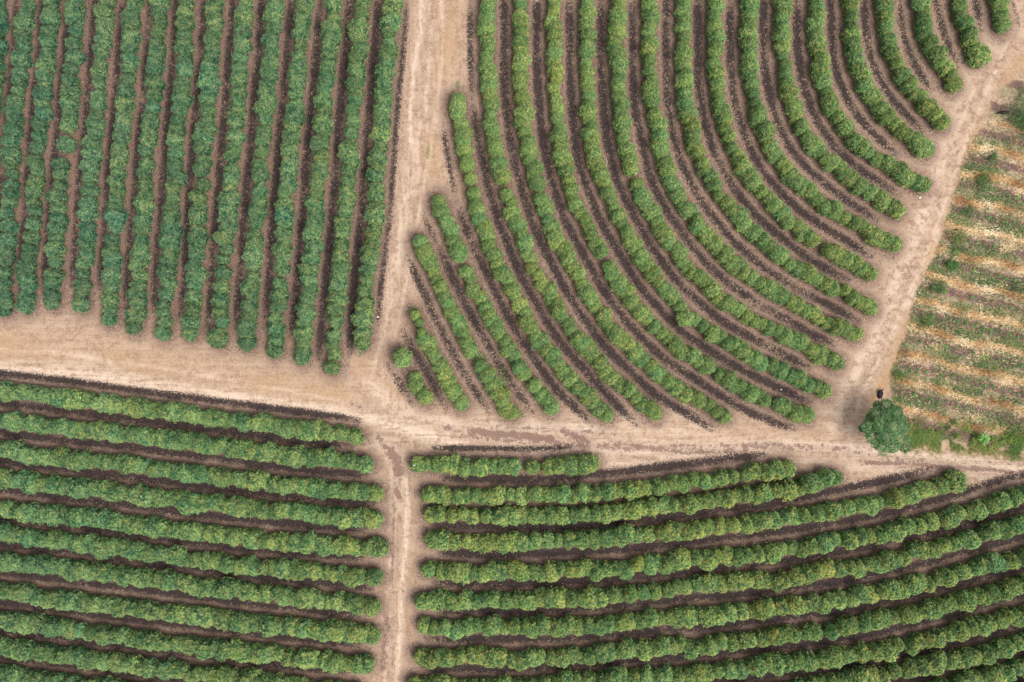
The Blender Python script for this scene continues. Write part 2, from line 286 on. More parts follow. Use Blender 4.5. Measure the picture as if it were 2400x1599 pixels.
# ------------------------------------------------------------------ ground sheet
X0, X1, Y0, Y1, GS = -69.0, 69.0, -48.0, 48.0, 0.2
nx, ny = int((X1-X0)/GS)+1, int((Y1-Y0)/GS)+1
gx, gy = np.meshgrid(np.linspace(X0, X1, nx), np.linspace(Y0, Y1, ny))
def distfield(lines, rad, step=0.25, fade=False):
    D_ = np.full((ny, nx), rad, float); S_ = np.zeros((ny, nx)); k = int(rad/GS)+1
    for P, val in lines:
        RP = resample(P, step); nRP = len(RP)
        for ip, p in enumerate(RP):
            vv = val*min(1, 0.35+min(ip, nRP-1-ip)*step/4.0) if fade else val
            i0, j0 = int((p[1]-Y0)/GS), int((p[0]-X0)/GS)
            a, b = max(0, i0-k), min(ny, i0+k+1); c, d = max(0, j0-k), min(nx, j0+k+1)
            if a >= b or c >= d: continue
            dd = np.hypot(gx[a:b,c:d]-p[0], gy[a:b,c:d]-p[1])
            m = dd < D_[a:b,c:d]
            D_[a:b,c:d][m] = dd[m]; S_[a:b,c:d][m] = vv
    return D_, S_
rowlines = [(P, 1.0) for fd in FIELD.values() for P in fd['full']]
d_row, _ = distfield(rowlines, 5.0)
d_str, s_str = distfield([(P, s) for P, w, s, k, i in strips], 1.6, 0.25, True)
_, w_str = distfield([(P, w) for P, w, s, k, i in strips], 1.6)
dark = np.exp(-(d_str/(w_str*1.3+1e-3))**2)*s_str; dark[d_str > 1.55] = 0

def px(*pts): return [world(*p) for p in pts]
def band(lines, rad):
    """lines: (pts, half width, value) -> soft field"""
    out = np.zeros((ny, nx))
    for pts, hw, val in lines:
        dd, _ = distfield([(smooth(resample(pts, 0.5), 4), 1)], hw*2.2+0.4)
        out = np.maximum(out, val*np.exp(-(dd/hw)**2)*(dd < hw*2.2+0.39))
    return out
pale = band([
 (px((-90,870),(0,868),(204,878),(374,907),(578,934),(700,950),(800,968),(900,990),(1000,1018),(1100,1050)), 0.75, 1.0),
 (px((-90,846),(0,848),(200,856),(330,880)), 0.35, 0.5),
 (px((100,822),(180,832),(260,850)), 0.3, 0.7),
 (px((985,-60),(990,60),(975,130),(965,230),(960,330)), 0.30, 0.8),
 (px((965,330),(975,345),(985,335)), 0.5, 0.7),
 (px((1005,150),(1000,260)), 0.2, 0.6),
 (px((950,450),(940,560),(925,640),(900,700)), 0.7, 0.55),
 (px((980,300),(965,420),(945,520)), 0.8, 0.4),
 (px((870,900),(930,960),(1000,985),(1150,1000),(1300,1003),(1500,1000),(1700,1015)), 0.9, 0.6),
 (px((1000,1045),(1150,1050),(1300,1058),(1420,1060),(1550,1055),(1700,1040),(1850,1035),(2000,1050),(2150,1065),(2400,1100)), 0.6, 0.75),
 (px((950,1120),(955,1200),(950,1300),(942,1400),(935,1500),(930,1640)), 0.33, 1.0),
 (px((915,1100),(925,1180),(915,1290),(905,1420),(895,1520)), 0.3, 0.45),
 (px((2330,80),(2250,230),(2200,380),(2160,520),(2120,620),(2060,770),(1990,900),(1950,1010)), 0.9, 0.5),
 (px((2200,540),(2180,640),(2120,720)), 0.4, 0.6),
 (px((1420,1090),(1520,1085),(1650,1060),(1800,1050)), 0.5, 0.5),
 (px((1950,1085),(2050,1100),(2150,1098)), 0.8, 0.4),
 (px((850,1040),(900,1060),(940,1080)), 0.6, 0.5),
] + [(px(*[(x+dx_, y+dy_) for x, y in L_]), 0.24, v_) for L_, offs, v_ in [
 ([(-90,815),(100,824),(300,850),(500,884),(700,920),(830,950)], [(0,0),(0,30)], 0.45),
 ([(1000,-60),(1010,100),(990,300),(960,450),(935,600),(905,760),(870,880)], [(0,0),(30,0)], 0.42),
 ([(900,1010),(1100,1030),(1300,1052),(1500,1040),(1700,1050),(1900,1062),(2100,1080),(2420,1112)], [(0,-10),(0,18)], 0.5),
 ([(2350,60),(2290,190),(2235,330),(2180,490),(2130,620),(2060,780),(1995,910),(1960,1010)], [(0,0),(28,8)], 0.5),
 ([(860,900),(900,950),(960,990),(1060,1015)], [(0,0),(10,-26)], 0.5),
 ([(925,1060),(930,1200),(925,1400),(910,1640)], [(-12,0),(18,0)], 0.4)] for dx_, dy_ in offs], 3)
red = band([
 (px((1105,1008),(1150,1018),(1230,1020),(1290,1030)), 0.55, 1.0),
 (px((1300,1040),(1360,1042),(1400,1048),(1480,1040)), 0.5, 0.75),
 (px((1320,1010),(1380,1035)), 0.55, 0.9),
 (px((1480,1045),(1600,1060),(1750,1058)), 0.4, 0.8),
 (px((1080,1022),(1250,1035),(1420,1052),(1600,1048),(1780,1046),(1980,1052)), 0.5, 0.62),
 (px((1140,998),(1300,1008),(1440,1018)), 0.4, 0.55), (px((880,1020),(905,1050)), 0.5, 0.7),
 (px((1760,1040),(1830,1042)), 0.4, 0.8),
 (px((815,945),(845,955)), 0.35, 0.8),
 (px((1035,998),(1060,1005)), 0.3, 0.7),
 (px((915,1060),(930,1075),(935,1110)), 0.85, 1.0),
 (px((925,1140),(935,1165)), 0.5, 0.8),
 (px((922,1180),(922,1230),(920,1300),(918,1360)), 0.35, 0.8),
 (px((905,1450),(900,1520),(895,1560)), 0.55, 0.9),
 (px((2030,1085),(2130,1086),(2230,1098),(2330,1100),(2420,1120)), 0.35, 0.9),
 (px((1990,1060),(2100,1075),(2250,1080),(2420,1090)), 0.3, 0.55),
], 3)
gold = band([
 (px((-80,800),(100,820),(300,845),(500,880),(700,915),(800,930)), 2.0, 0.8),
 (px((1060,-40),(1055,100),(1040,180)), 1.3, 0.8),
 (px((1010,330),(1015,400)), 1.2, 0.7),
 (px((840,850),(880,900),(920,930)), 1.4, 0.8),
 (px((2400,150),(2330,250),(2290,350)), 1.6, 0.8),
 (px((2290,350),(2230,500),(2170,640),(2110,820),(2075,900),(2040,960)), 0.9, 1.3),
 (px((1450,1000),(1650,1015),(1800,1020),(1950,1020)), 1.2, 0.5),
 (px((2100,1020),(2200,1040),(2400,1060)), 0.8, 0.5),
 (px((980,1060),(970,1200),(960,1350),(960,1500)), 0.7, 0.5),
], 3)
# the weedy maize-stubble field on the right: polygon mask
poly = np.array(px((2420,150),(2335,215),(2300,300),(2262,370),(2225,500),(2200,580),(2150,680),(2118,800),(2085,880),(2095,950),(2120,1015),(2200,1030),(2420,1052),(2700,1100),(2700,150)))
def inside(xx, yy, Pg):
    c = np.zeros(xx.shape, bool); j = len(Pg)-1
    for i in range(len(Pg)):
        xi, yi = Pg[i]; xj, yj = Pg[j]
        c ^= ((yi > yy) != (yj > yy)) & (xx < (xj-xi)*(yy-yi)/(yj-yi+1e-12)+xi); j = i
    return c
corn = inside(gx, gy, poly).astype(float)
for _ in range(20):
    corn[1:-1,1:-1] = (corn[1:-1,1:-1]*2+corn[:-2,1:-1]+corn[2:,1:-1]+corn[1:-1,:-2]+corn[1:-1,2:])/6
# band coordinate of the stubble field: 0 on a straw line
ct0 = tw(6,2000,400); ca = math.atan(0.245); PER = 193/K*MPP
def phase(x, y):
    v = -((y-ct0[1])*math.cos(ca)+(x-ct0[0])*math.sin(ca))
    return v/(PER*math.cos(ca))
ph = phase(gx, gy)
vert = np.clip(1-np.hypot((gx-tw(2,600,0)[0]+0.06*(20-gy))/6.5, 0), 0, 1)*(gy > -8) + ((gx > -16) & (gx < -11) & (gy < -12))*1.0
vert = np.clip(vert*1.6, 0, 1)
iso = np.clip((gx-30+0.45*(gy-5))/8, 0, 1)*(gy > -13)
# relief
def vnoise(sc, seed):
    g = np.random.default_rng(seed).random((int((Y1-Y0)/sc)+3, int((X1-X0)/sc)+3))
    u, v = (gx-X0)/sc, (gy-Y0)/sc; i, j = v.astype(int), u.astype(int); fu, fv = u-j, v-i
    fu = fu*fu*(3-2*fu); fv = fv*fv*(3-2*fv)
    return (g[i,j]*(1-fu)+g[i,j+1]*fu)*(1-fv)+(g[i+1,j]*(1-fu)+g[i+1,j+1]*fu)*fv-0.5
dark *= np.clip(1.08+0.55*vnoise(1.7, 7)+0.6*vnoise(4.3, 8)+0.35*vnoise(0.6, 9), 0.35, 1.3)
gz = 0.05*vnoise(3.1, 1)+0.035*vnoise(0.9, 2)+0.03*vnoise(0.41, 3)
gz += 0.05*np.clip(dark, 0, 1)+0.07*np.exp(-(d_row/0.7)**2)-0.04*pale-0.02*red
gz += corn*(0.06*np.cos(2*np.pi*ph)+0.05*vnoise(0.5, 4))
fieldm = np.clip((2.9-d_row)/1.9, 0, 1)
edge = (gx < X0+GS)|(gx > X1-GS)|(gy < Y0+GS)|(gy > Y1-GS); gz[edge] = -0.35

q = NT('soil')
geo = q.n('ShaderNodeNewGeometry').outputs['Position']
c1 = q.attr('zoneA'); c2 = q.attr('zoneB')
s1 = q.n('ShaderNodeSeparateColor'); q.put(s1.inputs[0], c1.outputs['Color']); s2 = q.n('ShaderNodeSeparateColor'); q.put(s2.inputs[0], c2.outputs['Color'])
fF, fD, fP = s1.outputs[0], s1.outputs[1], s1.outputs[2]; fR = c1.outputs['Alpha']
fG, fC, fV = s2.outputs[0], s2.outputs[1], s2.outputs[2]; fRow = c2.outputs['Alpha']
fPh = q.attr('phase').outputs['Fac']
n_big = q.noise(0.16, 5, 0.6, geo); n_mid = q.noise(0.9, 6, 0.68, geo, 0.6); n_fine = q.noise(2.6, 6, 0.8, geo); n_grit = q.noise(6.5, 4, 0.8, geo)
n_v = q.noise(1.0, 6, 0.65, q.vmap(geo, R(4), (2.3,0.28,1)), 0.2)
n_h = q.noise(1.0, 6, 0.65, q.vmap(geo, R(7), (0.22,2.1,1)), 0.2)
n_st = q.mix(fV, n_h, n_v)
sx = q.n('ShaderNodeSeparateColor'); q.put(sx.inputs[0], n_st); n_st = sx.outputs[0]
n_st = q.math('MULTIPLY_ADD', q.math('SUBTRACT', n_mid, n_st), q.math('MULTIPLY_ADD', q.attr('iso').outputs['Fac'], 0.55, 0.40), n_st)
n_mf = q.math('ADD', q.math('SUBTRACT', n_mid, 0.5), q.math('MULTIPLY', q.math('SUBTRACT', n_fine, 0.5), 1.1))
road = q.mix(q.ss(n_st, 0.38, 0.62), (0.250,0.162,0.108), (0.415,0.298,0.215))
road = q.mix(q.math('MULTIPLY', q.ss(n_fine, 0.45, 0.60), 0.55), road, (0.50,0.37,0.275))
road = q.mix(q.math('MULTIPLY', q.ss(n_mid, 0.55, 0.70), 0.45), road, (0.55,0.42,0.315))
road = q.mix(q.math('MULTIPLY', q.ss(n_mid, 0.48, 0.34), 0.55), road, (0.235,0.145,0.105))
gfac = q.math('MULTIPLY', fG, q.ss(n_big, 0.38, 0.62, 0.25, 0.8), clamp=True)
road = q.mix(gfac, road, q.mix(n_fine, (0.30,0.175,0.085), (0.46,0.31,0.175)))
pm = q.math('MULTIPLY', fP, q.ss(q.math('ADD', n_st, q.math('MULTIPLY', n_fine, 0.5)), 0.55, 0.88), clamp=True)
road = q.mix(pm, road, (0.64,0.505,0.395))
rv = q.math('ADD', fR, q.math('MULTIPLY', n_mf, 2.4))
rim = q.math('MULTIPLY', q.math('SUBTRACT', q.ss(rv, 0.18, 0.40), q.ss(rv, 0.46, 0.52)), q.ss(fR, 0.05, 0.3), clamp=True)
road = q.mix(q.math('MULTIPLY', rim, 0.45), road, (0.60,0.47,0.37))
rm = q.ss(rv, 0.36, 0.70)
rm = q.math('MULTIPLY', rm, q.ss(fR, 0.02, 0.15), clamp=True)
road = q.mix(q.math('MULTIPLY', rm, 0.85), road, q.mix(q.ss(n_grit, 0.4, 0.6), (0.125,0.070,0.058), (0.215,0.128,0.105)))
road = q.mix(q.ss(n_grit, 0.55, 0.66, 0.0, 0.6), road, (0.17,0.115,0.090))
road = q.mix(q.ss(n_grit, 0.45, 0.36, 0.0, 0.5), road, (0.60,0.48,0.39))
# between the rows: brown soil under dry leaf litter
lit = q.mix(q.ss(n_fine, 0.43, 0.57), (0.130,0.086,0.072), (0.320,0.220,0.160))
lit = q.mix(q.ss(n_grit, 0.52, 0.60, 0, 0.8), lit, (0.46,0.33,0.25))
lit = q.mix(q.ss(n_grit, 0.48, 0.40, 0, 0.8), lit, (0.055,0.038,0.036))
lit = q.mix(q.ss(n_big, 0.45, 0.68, 0, 0.4), lit, (0.155,0.105,0.088))
lit = q.mix(q.ss(q.math('ADD', fRow, q.math('MULTIPLY', n_mf, 0.30)), 0.275, 0.20, 0, 0.7), lit, q.mix(q.ss(n_grit, 0.42, 0.58), (0.110,0.069,0.055), (0.220,0.145,0.110)))  # darker, redder soil beside the rows, with the bushes' shade mixed into the colour
ff = q.ss(q.math('ADD', fF, q.math('MULTIPLY', q.math('SUBTRACT', q.math('ADD', n_mid, q.math('MULTIPLY', n_fine, 0.8)), 0.9), 1.9)), 0.25, 0.95)
col = q.mix(ff, road, lit)
spk = q.math('ADD', q.math('MULTIPLY', q.math('SUBTRACT', n_fine, 0.5), 3.0), q.math('MULTIPLY', q.math('SUBTRACT', n_grit, 0.5), 3.4))
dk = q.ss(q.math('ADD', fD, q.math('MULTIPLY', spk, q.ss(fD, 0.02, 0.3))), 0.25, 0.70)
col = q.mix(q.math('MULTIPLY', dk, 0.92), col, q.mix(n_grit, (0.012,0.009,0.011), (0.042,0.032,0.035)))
# stubble field
frac = q.math('FRACT', fPh)
w1 = q.math('ADD', frac, q.math('MULTIPLY', q.math('SUBTRACT', n_mid, 0.5), 0.35))
soilc = q.mix(q.ss(n_fine, 0.4, 0.62), (0.100,0.060,0.052), (0.190,0.125,0.105))
soilc = q.mix(q.ss(n_grit, 0.55, 0.66, 0, 0.5), soilc, (0.42,0.33,0.26))
dry = q.mix(q.ss(n_fine, 0.42, 0.60), (0.23,0.165,0.105), (0.44,0.335,0.235))
cc = q.mix(q.ss(w1, 0.24, 0.34), dry, soilc)
cc = q.mix(q.ss(w1, 0.53, 0.65), cc, q.mix(0.35, dry, (0.13,0.16,0.07)))
col = q.mix(q.ss(q.math('ADD', fC, q.math('MULTIPLY', n_mf, 1.5)), 0.30, 0.80), col, cc)
q.put(q.b.inputs['Base Color'], col); q.b.inputs['Roughness'].default_value = 0.97; q.b.inputs['Specular IOR Level'].default_value = 0.1
q.bump(q.math('ADD', q.math('MULTIPLY', n_fine, 0.7), q.math('MULTIPLY', n_grit, 0.5)), 0.6, 0.05)
M_SOIL = q.m

vid = np.arange(nx*ny).reshape(ny, nx)
Fq = np.stack([vid[:-1,:-1], vid[:-1,1:], vid[1:,1:], vid[1:,:-1]], -1).reshape(-1, 4)
V = np.stack([gx, gy, gz], -1).reshape(-1, 3)
zA = np.stack([fieldm, dark, pale, red], -1).reshape(-1, 4)
zB = np.stack([gold, corn, vert, d_row/5.0], -1).reshape(-1, 4)
phf = ph.reshape(-1)
fx, fy = gx[:-1,:-1].ravel()+GS/2, gy[:-1,:-1].ravel()+GS/2
fcorn = corn[:-1,:-1].ravel() > 0.5; ffield = (d_row[:-1,:-1].ravel() < 2.4) & ~fcorn
zone = np.where(fcorn, 2, np.where(ffield, 1, 0))
for zi, name in ((0,'dirt_road'),(1,'field_soil'),(2,'stubble_field_soil')):
    F = Fq[zone == zi]; used, inv = np.unique(F, return_inverse=True)
    me = mesh_np(name, V[used], inv.reshape(F.shape), [M_SOIL], {'zoneA':zA[used],'zoneB':zB[used],'phase':phf[used],'iso':iso.reshape(-1)[used]}, smooth=True)
    tag(link(name, me), kind='structure')
q = NT('far_ground'); geo = q.n('ShaderNodeNewGeometry').outputs['Position']
fc = q.mix(q.ss(q.noise(0.03, 5, 0.6, geo), 0.4, 0.6), (0.07,0.11,0.045), (0.24,0.165,0.11))
q.put(q.b.inputs['Base Color'], q.mix(q.noise(1.5, 5, 0.7, geo), fc, (0.11,0.085,0.06))); q.b.inputs['Roughness'].default_value = 1
r_ = 1500.0
me = mesh_np('ground', np.array([(-r_,-r_,-0.3),(r_,-r_,-0.3),(r_,r_,-0.3),(-r_,r_,-0.3)]), np.array([[0,1,2,3]]), [q.m])
tag(link('ground', me), kind='structure')
def gh(x, y):
    i = int(min(max((y-Y0)/GS, 0), ny-1)); j = int(min(max((x-X0)/GS, 0), nx-1)); return float(gz[i, j])
def ghv(x, y):
    i = np.clip(((y-Y0)/GS+0.5).astype(int), 0, ny-1); j = np.clip(((x-X0)/GS+0.5).astype(int), 0, nx-1); return gz[i, j]

# ------------------------------------------------------------------ mulch strips: thousands of small dark clods each
def chips(x, y, z, size, tone, flat=0.45, elong=1.0):
    n = len(x); a = nr.random(n)*2*np.pi; Vv = np.zeros((n, 4, 3))
    for k in range(3):
        t = a+k*2*np.pi/3+nr.normal(0, 0.35, n); r = size*nr.uniform(0.6, 1.25, n)*(elong if k == 0 else 1)
        Vv[:,k,0] = x+r*np.cos(t); Vv[:,k,1] = y+r*np.sin(t); Vv[:,k,2] = z-size*0.15
    Vv[:,3,0] = x; Vv[:,3,1] = y; Vv[:,3,2] = z+size*flat*nr.uniform(0.5, 1.5, n)
    b = np.arange(n)[:,None]*4
    F = np.stack([b+[0,1,3], b+[1,2,3], b+[2,0,3]], 1).reshape(-1, 3)
    return Vv.reshape(-1, 3), F, np.repeat(tone, 4)
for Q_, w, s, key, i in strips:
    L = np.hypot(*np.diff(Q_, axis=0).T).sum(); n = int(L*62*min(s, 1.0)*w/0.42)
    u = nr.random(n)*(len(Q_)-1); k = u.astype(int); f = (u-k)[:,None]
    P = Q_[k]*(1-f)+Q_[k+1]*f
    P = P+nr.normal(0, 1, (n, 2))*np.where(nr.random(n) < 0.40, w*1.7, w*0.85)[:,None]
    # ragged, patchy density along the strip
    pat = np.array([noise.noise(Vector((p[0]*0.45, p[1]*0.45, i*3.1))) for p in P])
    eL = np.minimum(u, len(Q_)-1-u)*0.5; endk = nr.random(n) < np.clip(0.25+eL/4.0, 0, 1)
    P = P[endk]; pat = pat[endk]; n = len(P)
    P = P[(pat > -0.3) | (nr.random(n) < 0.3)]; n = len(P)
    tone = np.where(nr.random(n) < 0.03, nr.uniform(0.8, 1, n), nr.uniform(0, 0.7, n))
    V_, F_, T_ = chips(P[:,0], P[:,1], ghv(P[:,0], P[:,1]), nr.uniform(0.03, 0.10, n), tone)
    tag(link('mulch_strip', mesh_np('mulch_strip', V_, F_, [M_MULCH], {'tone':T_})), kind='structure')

# dry leaf litter scattered between and beside the rows
n = 220000
xs, ys = nr.uniform(-62, 62, n), nr.uniform(-42, 42, n)
ii, jj = ((ys-Y0)/GS).astype(int), ((xs-X0)/GS).astype(int)
keep = (nr.random(n) < np.clip(fieldm[ii, jj]*0.9+0.16, 0, 1)) & (d_row[ii, jj] > 1.0) & (corn[ii, jj] < 0.3)
xs, ys = xs[keep], ys[keep]; n = len(xs)
V_, F_, T_ = chips(xs, ys, ghv(xs, ys), nr.uniform(0.02, 0.075, n), nr.random(n), 0.3, 1.6)
tag(link('leaf_litter', mesh_np('leaf_litter', V_, F_, [M_LITTER], {'tone':T_})), 'dry brown leaf litter strewn between the coffee rows', 'leaf litter', kind='stuff')

# ------------------------------------------------------------------ coffee bushes
def leaf_soup(P, N, size, tone, asp=0.5, droop=0.5):
    """rhombic leaves at P with normals N"""
    n = len(P); a = nr.normal(size=(n,3)); a[:,2] -= droop
    a -= (a*N).sum(1)[:,None]*N; a /= np.linalg.norm(a, axis=1)[:,None]+1e-9
    b = np.cross(N, a); s = size[:,None]
    Vv = np.stack([P-a*s*0.5, P+b*s*asp*0.5+N*s*0.06, P+a*s*0.5-N*s*0.10, P-b*s*asp*0.5+N*s*0.06], 1)
    F = np.arange(n*4).reshape(n, 4)
    return Vv.reshape(-1, 3), F, np.repeat(tone, 4)
def bush_mesh(seed, hgt, nleaf=2300, lsize=(0.13, 0.23), lump=0.16, top=2.3, cln=1.0, base=0.44):
    """unit radius ~1 m, real height"""
    rr = random.Random(seed); off = Vector((rr.uniform(0,50), rr.uniform(0,50), rr.uniform(0,50)))
    lobes = [(rr.uniform(0, 2*math.pi), rr.uniform(0.35, 0.75), rr.uniform(0.10, 0.20)) for _ in range(7)]
    def surf(phi, t):
        # t 0 bottom .. 1 top
        prof = (1-t**top)**0.5*(0.80+0.20*min(1, t/0.3)); z = hgt*(0.06+0.94*t)
        r = prof
        d = Vector((math.cos(phi)*r, math.sin(phi)*r, z/hgt*1.3))
        dn = 1+lump*1.5*noise.noise(d*1.6+off)+lump*noise.noise(d*4.2+off)
        r *= dn; z *= 1+0.10*noise.noise(d*3.1+off*1.7)*(t)
        return Vector((math.cos(phi)*r, math.sin(phi)*r, z))
    # core
    NU, NV_ = 16, 7; vs = []; fs = []
    for j in range(NV_):
        t = (j/(NV_-1))**0.8*0.985
        for i in range(NU):
            p = surf(i/NU*2*math.pi, t); vs.append((p.x*0.86, p.y*0.86, p.z*0.93))
    for j in range(NV_-1):
        for i in range(NU):
            a, b = j*NU+i, j*NU+(i+1) % NU; fs.append((a, b, b+NU, a+NU))
    vs.append((0,0,hgt*0.93)); 
    for i in range(0, NU, 1): fs.append(((NV_-1)*NU+i, (NV_-1)*NU+(i+1) % NU, len(vs)-1, len(vs)-1))
    cv = np.array(vs); tr = [f for f in fs]
    # leaves
    P = []; N = []
    while len(P) < nleaf:
        phi = rr.uniform(0, 2*math.pi); t = rr.random()
        # area weighting: more on the cap
        if rr.random() < 0.55: t = 1-(rr.random()**2)*0.35*rr.random()-0.0
        e = 0.02; p = surf(phi, t); pu = surf(phi+e*3, t); pv = surf(phi, min(1, t+e)) if t < 0.97 else surf(phi, t-e)
        nn = Vector((math.cos(phi)*(0.25+0.9*(1-t)), math.sin(phi)*(0.25+0.9*(1-t)), 0.35+0.9*t)).normalized()
        if t > 0.5:
            # fill the cap evenly
            rad = math.sqrt(rr.random())*math.hypot(*surf(phi, 0.5)[:2])
            # find t with that radius
            lo, hi = 0.5, 1.0
            for _ in range(9):
                mid = (lo+hi)/2; m = surf(phi, mid)
                if math.hypot(m.x, m.y) > rad: lo = mid
                else: hi = mid
            p = surf(phi, lo); k = math.hypot(p.x, p.y)
            nn = Vector((math.cos(phi)*k*0.8, math.sin(phi)*k*0.8, 0.9)).normalized()
        p = p*(1+rr.uniform(-0.13, 0.04))
        P.append(p); N.append(nn)
    P = np.array([tuple(p) for p in P]); N = np.array([tuple(v) for v in N])
    N = N+nr.normal(0, 0.42, N.shape); N /= np.linalg.norm(N, axis=1)[:,None]
    cl = np.array([noise.noise(Vector(p)*3.2+off) for p in P])*0.45+np.array([noise.noise(Vector(p)*1.1+off*2) for p in P])*0.35
    tone = np.clip(base+cl*cln+nr.normal(0, 0.23, len(P)), 0, 0.86)
    odd = nr.random(len(P)); tone = np.where(odd < 0.035, 0.93, tone); tone = np.where(odd < 0.012, 1.0, tone)
    lv, lf, lt = leaf_soup(P, N, nr.uniform(*lsize, len(P)), tone)
    nc = len(cv); V = np.r_[cv, lv]
    core = np.array([f if f[2] != f[3] else (f[0], f[1], f[2], f[2]) for f in tr])
    good = core[:,2] != core[:,3]
    tri = core[~good][:,:3]
    # cap triangles as quads via a repeated rim of leaves: close the cap with extra leaf-like quads
    F = np.r_[core[good], lf+nc]
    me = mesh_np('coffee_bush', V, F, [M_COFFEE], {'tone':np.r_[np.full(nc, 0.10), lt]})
    return me
BUSH = {}
for key, (hg, lu, tp) in {'A':(2.1,0.24,1.85),'B':(1.95,0.17,2.1),'C':(2.25,0.20,2.8),'D':(2.25,0.18,2.3)}.items():
    BUSH[key] = [bush_mesh(100*ord(key)+i, hg, lump=lu, top=tp, cln=0.45 if key == 'B' else 0.9, base=0.50 if key == 'B' else 0.45, lsize=(0.12,0.20) if key == 'B' else (0.13,0.23)) for i in range(8)]

ORD = ['first','second','third','fourth','fifth','sixth','seventh','eighth','ninth','tenth','eleventh','twelfth','thirteenth','fourteenth',
       'fifteenth','sixteenth','seventeenth','eighteenth','nineteenth','twentieth','twenty-first']
def label_for(key, i):
    if key == 'A':
        j = 14-i
        if j == 0: return 'straight coffee hedge row bordering the left edge of the upper sandy track'
        if i == 11: return 'straight coffee row left of the upper track with one gap near its lower end'
        if i == 3: return 'straight upper-left coffee row with a lone bush between two small gaps'
        if i == 0: return 'sliver of coffee row cut off by the left edge of the photograph'
        return ORD[j]+' straight coffee row left of the upper sandy track, on the upper-left field'
    if key == 'B':
        if i == 0: return 'shortest coffee row in two pieces, round bush and stub, beside the track junction'
        if i == 1: return 'short curved coffee row with thin pointed tip, next to the stub near the junction'
        if i == 2: return 'coffee row broken in two by a grassy gap, left corner of the curved field'
        if i == 3: return 'curved coffee row with lone detached last section above the red-stained road'
        if i == 4: return 'curved coffee row starting halfway down the upper track, holding one separate round bush'
        if i == 20: return 'short coffee row stub in the top right corner by the diagonal track'
        if i == 19: return 'curved coffee row ending in one large ball-shaped bush near the top right'
        return ORD[20-i]+' curved coffee row counted from the top right corner of the curved field'
    if key == 'C':
        if i == 0: return 'topmost coffee hedge row of the lower-left field, along the wide sandy road'
        return ORD[i]+' near-horizontal coffee hedge row below the wide sandy road, lower-left field'
    if i == 0: return 'short coffee row in separate pieces just below the red-stained road'
    if i == 1: return 'upper row of the two close-set coffee rows in the lower-right field'
    if i == 2: return 'lower row of the two close-set coffee rows in the lower-right field'
    if i == 3: return 'coffee row below the close-set pair, ending in a big round bush at right'
    if i == 7: return 'coffee row with a narrow gap right of its middle, low in the lower-right field'
    return ORD[i]+' sweeping coffee row below the red-stained road, lower-right field'
GROUP = {'A':'straight coffee rows of the upper-left field','B':'curved coffee rows of the upper-right field',
         'C':'coffee hedge rows of the lower-left field','D':'sweeping coffee rows of the lower-right field'}
